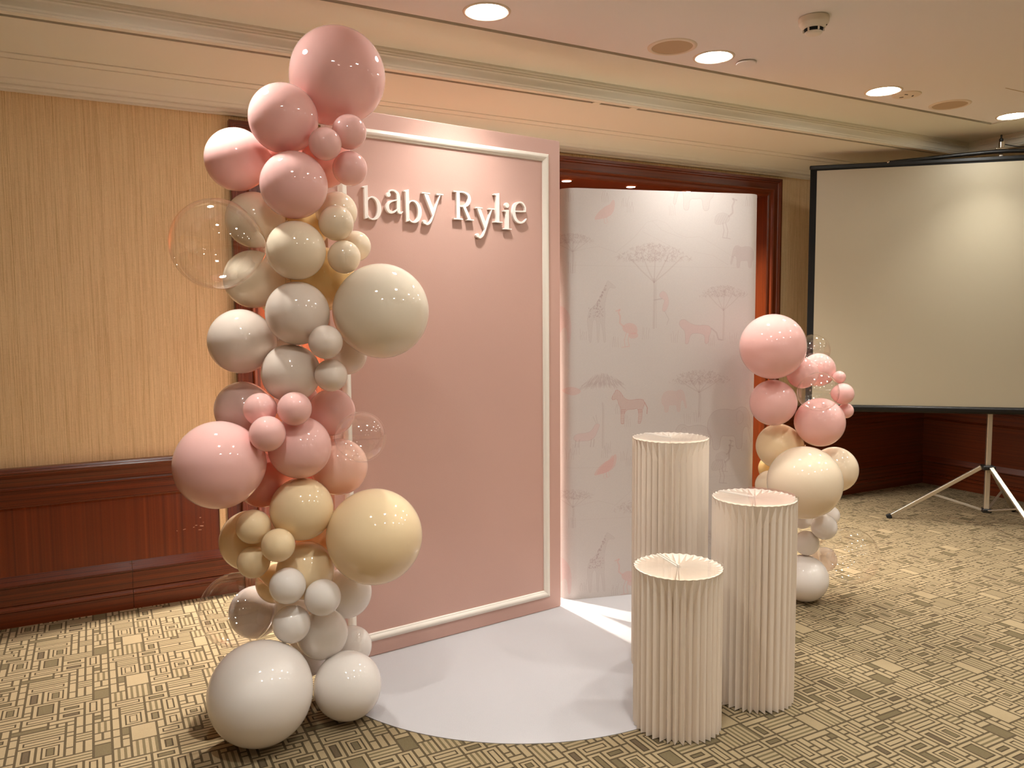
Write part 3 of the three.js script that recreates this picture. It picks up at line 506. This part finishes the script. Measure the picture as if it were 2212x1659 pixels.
const LEFT = [
  ['yellow', 0.762, 1.889, -3.2, 0.1027, 'amber cream balloon glimpsed behind the first cream balloon below the pink section'],
  ['cream', 0.689, 1.609, -3.277, 0.0919, 'cream balloon glimpsed in the gap below the large clear balloon'],
  ['sand', 0.644, 1.409, -3.212, 0.0884, 'sand balloon glimpsed behind the sand ones, in the gap between three of them'],
  ['pink', 0.716, 1.183, -3.204, 0.0881, 'pink balloon glimpsed in the gap behind the trio of small pink balloons'],
  ['white', 0.683, 0.343, -3.167, 0.0872, 'white balloon glimpsed in the gap behind the three small white balloons'],
  ['peach', 0.604, 0.475, -3.137, 0.0817, 'peach balloon glimpsed in the gap between small peach and small white balloons'],
  ['coral', 0.674, 2.171, -3.23, 0.0842, 'coral pink balloon glimpsed in the gap between the pink ones at upper left'],
  ['coral', 0.707, 0.852, -3.239, 0.0967, 'coral balloon glimpsed below the central pink balloon, right of the huge left one'],
  ['white', 0.7, 0.161, -3.102, 0.0803, 'white balloon glimpsed in the gap above the two balloons on the carpet'],
  ['pink', 0.865, 2.434, -3.021, 0.1794, 'huge pink balloon at the very top of the left garland'],
  ['pink', 0.647, 2.241, -2.969, 0.1238, 'pink balloon directly under the topmost huge balloon, touching its lower left'],
  ['pink', 0.506, 2.113, -3.139, 0.1158, 'pink balloon sticking out farthest left near the top, half in bright light'],
  ['pink', 0.665, 1.996, -2.913, 0.1195, 'pink balloon in front, just above the first cream balloons of the left garland'],
  ['pinks', 0.867, 2.2, -2.893, 0.0626, 'small pink balloon tucked under the right side of the topmost huge balloon'],
  ['pinks', 0.766, 2.14, -2.855, 0.0577, 'small pink balloon left of and below another small one near the garland top'],
  ['pinks', 0.876, 2.074, -2.924, 0.0639, 'lowest of three small pink balloons, beside the first letter b of the sign'],
  ['coral', 0.838, 2.143, -3.143, 0.1098, 'coral pink balloon mostly hidden behind the three small pink balloons at the top'],
  ['cream', 0.565, 1.894, -3.15, 0.1059, 'peach cream balloon seen partly through the large clear balloon, upper of two there'],
  ['clear', 0.402, 1.779, -2.962, 0.1599, 'largest clear balloon, at the upper left of the left garland against the beige wall'],
  ['cream', 0.861, 1.93, -3.059, 0.0774, 'cream balloon behind a smaller cream one, left of the raised letter b'],
  ['creams', 0.814, 1.868, -2.908, 0.0645, 'small cream balloon in front of a slightly larger one, left of the letter b'],
  ['cream', 0.666, 1.763, -2.913, 0.1061, 'cream balloon in front, directly below the pink section and right of the clear balloon'],
  ['creams', 0.917, 1.796, -3.011, 0.0592, 'small cream balloon at the right edge, half behind another small cream one'],
  ['creams', 0.839, 1.744, -2.901, 0.0609, 'small cream balloon just above the large ivory balloon'],
  ['cream', 0.554, 1.669, -3.147, 0.1102, 'cream balloon overlapped by the lower edge of the large clear balloon'],
  ['yellow', 0.816, 1.673, -3.122, 0.1259, 'deep yellow balloon glimpsed behind the cream ones left of the large ivory balloon'],
  ['ivory', 0.966, 1.543, -2.861, 0.1779, 'huge ivory balloon on the upper right side of the left garland'],
  ['sand', 0.669, 1.536, -2.93, 0.1157, 'grey sand balloon in front, immediately left of the huge ivory balloon'],
  ['sand', 0.49, 1.434, -3.077, 0.1201, 'sand coloured balloon sticking out left below the large clear balloon'],
  ['sands', 0.738, 1.432, -2.811, 0.0606, 'small sand balloon below left of the huge ivory balloon, upper of a pair'],
  ['sands', 0.766, 1.309, -2.854, 0.0595, 'small sand balloon, lower of a pair under the huge ivory balloon'],
  ['sand', 0.892, 1.375, -3.086, 0.0822, 'sand balloon in the shade under the ivory one, half hidden against the pink panel'],
  ['sand', 0.647, 1.315, -2.966, 0.1085, 'grey sand balloon in front, resting above the trio of small pink balloons'],
  ['dusty', 0.499, 1.172, -3.141, 0.1063, 'dusty pink balloon behind the trio of small pink ones, at left'],
  ['pinks', 0.527, 1.189, -2.944, 0.06, 'small pink balloon, leftmost upper one of the trio in mid garland'],
  ['pinks', 0.631, 1.193, -2.855, 0.0609, 'small pink balloon, right upper one of the trio in mid garland'],
  ['pinks', 0.533, 1.11, -2.852, 0.0633, 'small pink balloon, lowest of the trio, beside the huge pink one'],
  ['pink', 0.821, 1.149, -3.065, 0.0929, 'pink balloon behind at right, above the clear balloon in front of the panel'],
  ['clear', 0.883, 1.067, -2.889, 0.0983, 'clear balloon in front of the pink panel at mid height'],
  ['pink', 0.666, 1.038, -2.943, 0.116, 'pink balloon in the centre below the trio of small pink ones'],
  ['pinkbig', 0.381, 0.996, -2.957, 0.1571, 'huge pink balloon sticking out left above the dark wood wainscot'],
  ['peachpink', 0.839, 0.933, -3.038, 0.1118, 'peach pink balloon at right, partly seen through the mid height clear balloon'],
  ['coral', 0.56, 0.896, -3.115, 0.1065, 'orange coral balloon in the shade below the huge left pink balloon'],
  ['peach', 0.668, 0.803, -2.949, 0.1174, 'peach balloon in the centre, left of the huge yellow cream balloon'],
  ['peachbig', 0.914, 0.69, -2.842, 0.1808, 'huge yellow cream balloon on the lower right of the left garland'],
  ['peach', 0.506, 0.661, -3.127, 0.1154, 'peach balloon at the left edge behind three small peach balloons'],
  ['peachs', 0.49, 0.758, -2.948, 0.0624, 'small peach balloon, uppermost of three above the lower white section'],
  ['peachs', 0.56, 0.701, -2.861, 0.0601, 'small peach balloon, right middle one of three above the lower white section'],
  ['peachs', 0.489, 0.623, -2.96, 0.0589, 'small peach balloon, lowest of three, just above the lower clear balloon'],
  ['peach', 0.685, 0.552, -2.991, 0.1098, 'peach balloon low in the centre, behind the two topmost small white balloons'],
  ['orange', 0.781, 0.631, -3.149, 0.0939, 'orange balloon glimpsed in the gap left of the huge yellow cream balloon'],
  ['whites', 0.587, 0.549, -2.852, 0.0651, 'small white balloon, uppermost left of three near the garland bottom'],
  ['whites', 0.708, 0.491, -2.832, 0.0663, 'small white balloon, right one of three near the garland bottom'],
  ['whites', 0.603, 0.394, -2.878, 0.0686, 'small white balloon just above the huge white balloon on the carpet'],
  ['white', 0.86, 0.414, -3.057, 0.1019, 'greyish white balloon half hidden below the huge yellow cream balloon'],
  ['white', 0.733, 0.306, -2.954, 0.0983, 'white balloon behind the small ones, above the two balloons on the carpet'],
  ['white', 0.878, 0.189, -3.056, 0.08, 'white balloon hidden behind, right edge, just above the lower right floor balloon'],
  ['clear', 0.433, 0.435, -3.015, 0.1372, 'clear balloon at the lower left of the left garland, over the carpet'],
  ['mauve', 0.542, 0.32, -3.275, 0.1057, 'mauve grey balloon seen through the lower left clear balloon'],
  ['whitebig', 0.476, 0.183, -2.826, 0.1829, 'huge white balloon resting on the carpet at the foot of the left garland'],
  ['white', 0.798, 0.127, -2.847, 0.1271, 'white balloon resting on the carpet beside the white round mat']
];
const RIGHT = [
  ['pinkbig', 3.126, 1.361, -2.983, 0.169, 'large pink balloon topping the right garland in front of the wallpaper panel'],
  ['clears', 3.561, 1.327, -3.099, 0.0901, 'small clear balloon at the top right, against the projection screen edge'],
  ['pink', 3.477, 1.227, -2.989, 0.0899, 'pink balloon right of the large top one, in front of the projection screen'],
  ['pink', 3.318, 1.217, -2.957, 0.082, 'pink balloon squeezed between the large top one and another pink one'],
  ['pinks', 3.509, 1.192, -2.878, 0.0332, 'tiny pink balloon, uppermost of three along the projection screen'],
  ['pinks', 3.504, 1.105, -2.848, 0.0566, 'small pink balloon, middle one of three along the projection screen'],
  ['pinks', 3.544, 1.012, -2.86, 0.0404, 'tiny pink balloon, lowest of three along the projection screen'],
  ['clear', 3.271, 1.129, -2.811, 0.103, 'clear balloon overlapping pink ones in the upper right garland'],
  ['pink', 3.191, 1.059, -3.035, 0.1226, 'pink balloon directly below the large top one of the right garland'],
  ['pink', 3.392, 0.956, -2.899, 0.129, 'pink balloon at right below the clear one, above the yellow cream one'],
  ['peach', 3.29, 0.81, -3.08, 0.1228, 'peach balloon at the left edge of the right garland, under a pink one'],
  ['creambig', 3.212, 0.662, -2.832, 0.1866, 'large yellow cream balloon in the middle of the right garland'],
  ['cream', 3.509, 0.692, -2.893, 0.1212, 'cream balloon at the right edge behind the large yellow cream one'],
  ['yellow', 3.387, 0.655, -3.219, 0.0769, 'deep yellow balloon glimpsed at the left behind the large yellow cream one'],
  ['cream', 3.281, 0.586, -3.129, 0.0822, 'cream balloon peeking out left above the middle paper plinth'],
  ['whites', 3.358, 0.419, -2.971, 0.052, 'small white balloon right beneath the large yellow cream one, beside the plinth'],
  ['whites', 3.354, 0.412, -2.823, 0.0665, 'small white balloon, rightmost in front in the lower right garland'],
  ['whites', 3.497, 0.438, -2.908, 0.0531, 'small greyish balloon half hidden under the large yellow cream one at right'],
  ['whites', 3.314, 0.312, -2.9, 0.0652, 'small white balloon in front, just above the lowest white balloon at right'],
  ['milky', 3.512, 0.181, -2.948, 0.0668, 'milky see-through balloon between the lowest white balloon and the clear one'],
  ['white', 3.301, 0.123, -2.896, 0.123, 'lowest white balloon of the right garland, resting on the carpet by the plinth'],
  ['clear', 3.473, 0.256, -2.756, 0.1485, 'large clear balloon hanging low at the far right of the right garland']
];
for (const b of LEFT) balloon(b, (y) => V(0.79, THREE.MathUtils.clamp(y, 0.35, 2.25), -3.12), 'balloons of the left garland');
for (const b of RIGHT) balloon(b, (y) => V(3.4, THREE.MathUtils.clamp(y, 0.3, 1.25), -3.03), 'balloons of the right garland');

// ---------------------------------------------------------------- projection screen on a tripod
{
  const A = 42 * Math.PI / 180, t = thing('projection_screen', 'large pull-up projection screen on an aluminium tripod', 'projection screen', [5.649, 0, -3.337], -A);
  // local x runs along the screen to the right, z towards the camera
  const L = -1.255, Rg = 1.255, F = 0.05, top = 2.612, bot = 0.866;
  mesh('fabric', geo([box(L + 0.045, Rg - 0.045, bot, top - 0.03, F - 0.001, F + 0.001)], true), mScreen, t);
  mesh('border', geo([box(L, L + 0.046, bot, top - 0.024, F - 0.0012, F + 0.0012)]), mBlack, t);
  mesh('border', geo([box(Rg - 0.046, Rg, bot, top - 0.024, F - 0.0012, F + 0.0012)]), mBlack, t);
  mesh('border', geo([box(L, Rg, top - 0.032, top - 0.018, F - 0.0014, F + 0.0014)]), mBlack, t);
  mesh('top_rail', new RoundedBoxGeometry(Rg - L + 0.01, 0.03, 0.022, 2, 0.008).translate(0, top - 0.008, F - 0.004), mBlackGloss, t);
  mesh('case', new RoundedBoxGeometry(Rg - L + 0.06, 0.05, 0.07, 4, 0.02).translate(0, bot - 0.02, F - 0.012), std(0x2a2826, 0.35, { metalness: 0.7 }), t);
  mesh('bail', tube([V(-0.72, top + 0.002, F - 0.006), V(-0.5, top + 0.016, F - 0.01), V(-0.2, top + 0.035, F - 0.02), V(0, top + 0.042, 0.03), V(0.2, top + 0.035, F - 0.02), V(0.5, top + 0.016, F - 0.01), V(0.72, top + 0.002, F - 0.006)], 0.014, 60), mBlackGloss, t);
  mesh('rivet', new THREE.SphereGeometry(0.009, 12, 8).translate(-0.735, top + 0.003, F + 0.008), mChrome, t);
  mesh('pole', geo([bar(V(0, 0.1, 0), V(0, 1.5, 0), 0.034, 0.028)]), mAlu, t);
  mesh('extension_pole', geo([bar(V(0, 1.45, 0), V(0, top + 0.07, 0), 0.024, 0.02)]), mAlu, t);
  const hook = mesh('hook', geo([new RoundedBoxGeometry(0.075, 0.012, 0.03, 2, 0.004).translate(0, top + 0.062, 0.012), new RoundedBoxGeometry(0.034, 0.05, 0.03, 2, 0.008).translate(0.004, top + 0.09, 0)]), mChrome, t);
  mesh('hook_knob', new THREE.LatheGeometry([[0, 0], [0.012, 0], [0.014, 0.02], [0.006, 0.03], [0.006, 0.05], [0, 0.052]].map((q) => new THREE.Vector2(...q)), 16).translate(0, top + 0.11, 0), mBlackGloss, hook);
  mesh('cord', tube([V(0, top + 0.1, 0), V(0.12, top + 0.07, 0.01), V(0.3, top + 0.075, 0.012), V(0.6, top + 0.11, 0.02)], 0.003, 30, 6), mBlack, t);
  mesh('hub', new RoundedBoxGeometry(0.085, 0.034, 0.085, 3, 0.012).translate(0, 0.43, 0), mBlackGloss, t);
  mesh('slider', new RoundedBoxGeometry(0.06, 0.028, 0.06, 3, 0.008).translate(0, 0.115, 0), mBlackGloss, t);
  // three legs: the left one runs to the photographed foot, the others at 115 degrees
  const a = Math.atan2(-3.834 + 3.337, 5.248 - 5.649) + A * -1;     // direction in the screen's own frame
  for (const k of [0, 115, -115]) {
    const w = a + k * Math.PI / 180, u = V(Math.cos(w), 0, Math.sin(w)), foot = u.clone().multiplyScalar(0.615).setY(0.022), hub = u.clone().multiplyScalar(0.04).setY(0.43);
    const leg = mesh('leg', geo([bar(foot, hub, 0.028, 0.02)]), mAlu, t);
    mesh('rubber_foot', geo([bar(u.clone().multiplyScalar(0.648).setY(0.008), foot, 0.032, 0.026)]), mRubber, leg);
    mesh('brace', geo([bar(u.clone().multiplyScalar(0.03).setY(0.118), foot.clone().lerp(hub, 0.46), 0.016, 0.008)]), mAlu, t);
  }
}
renderer.render(scene, camera);
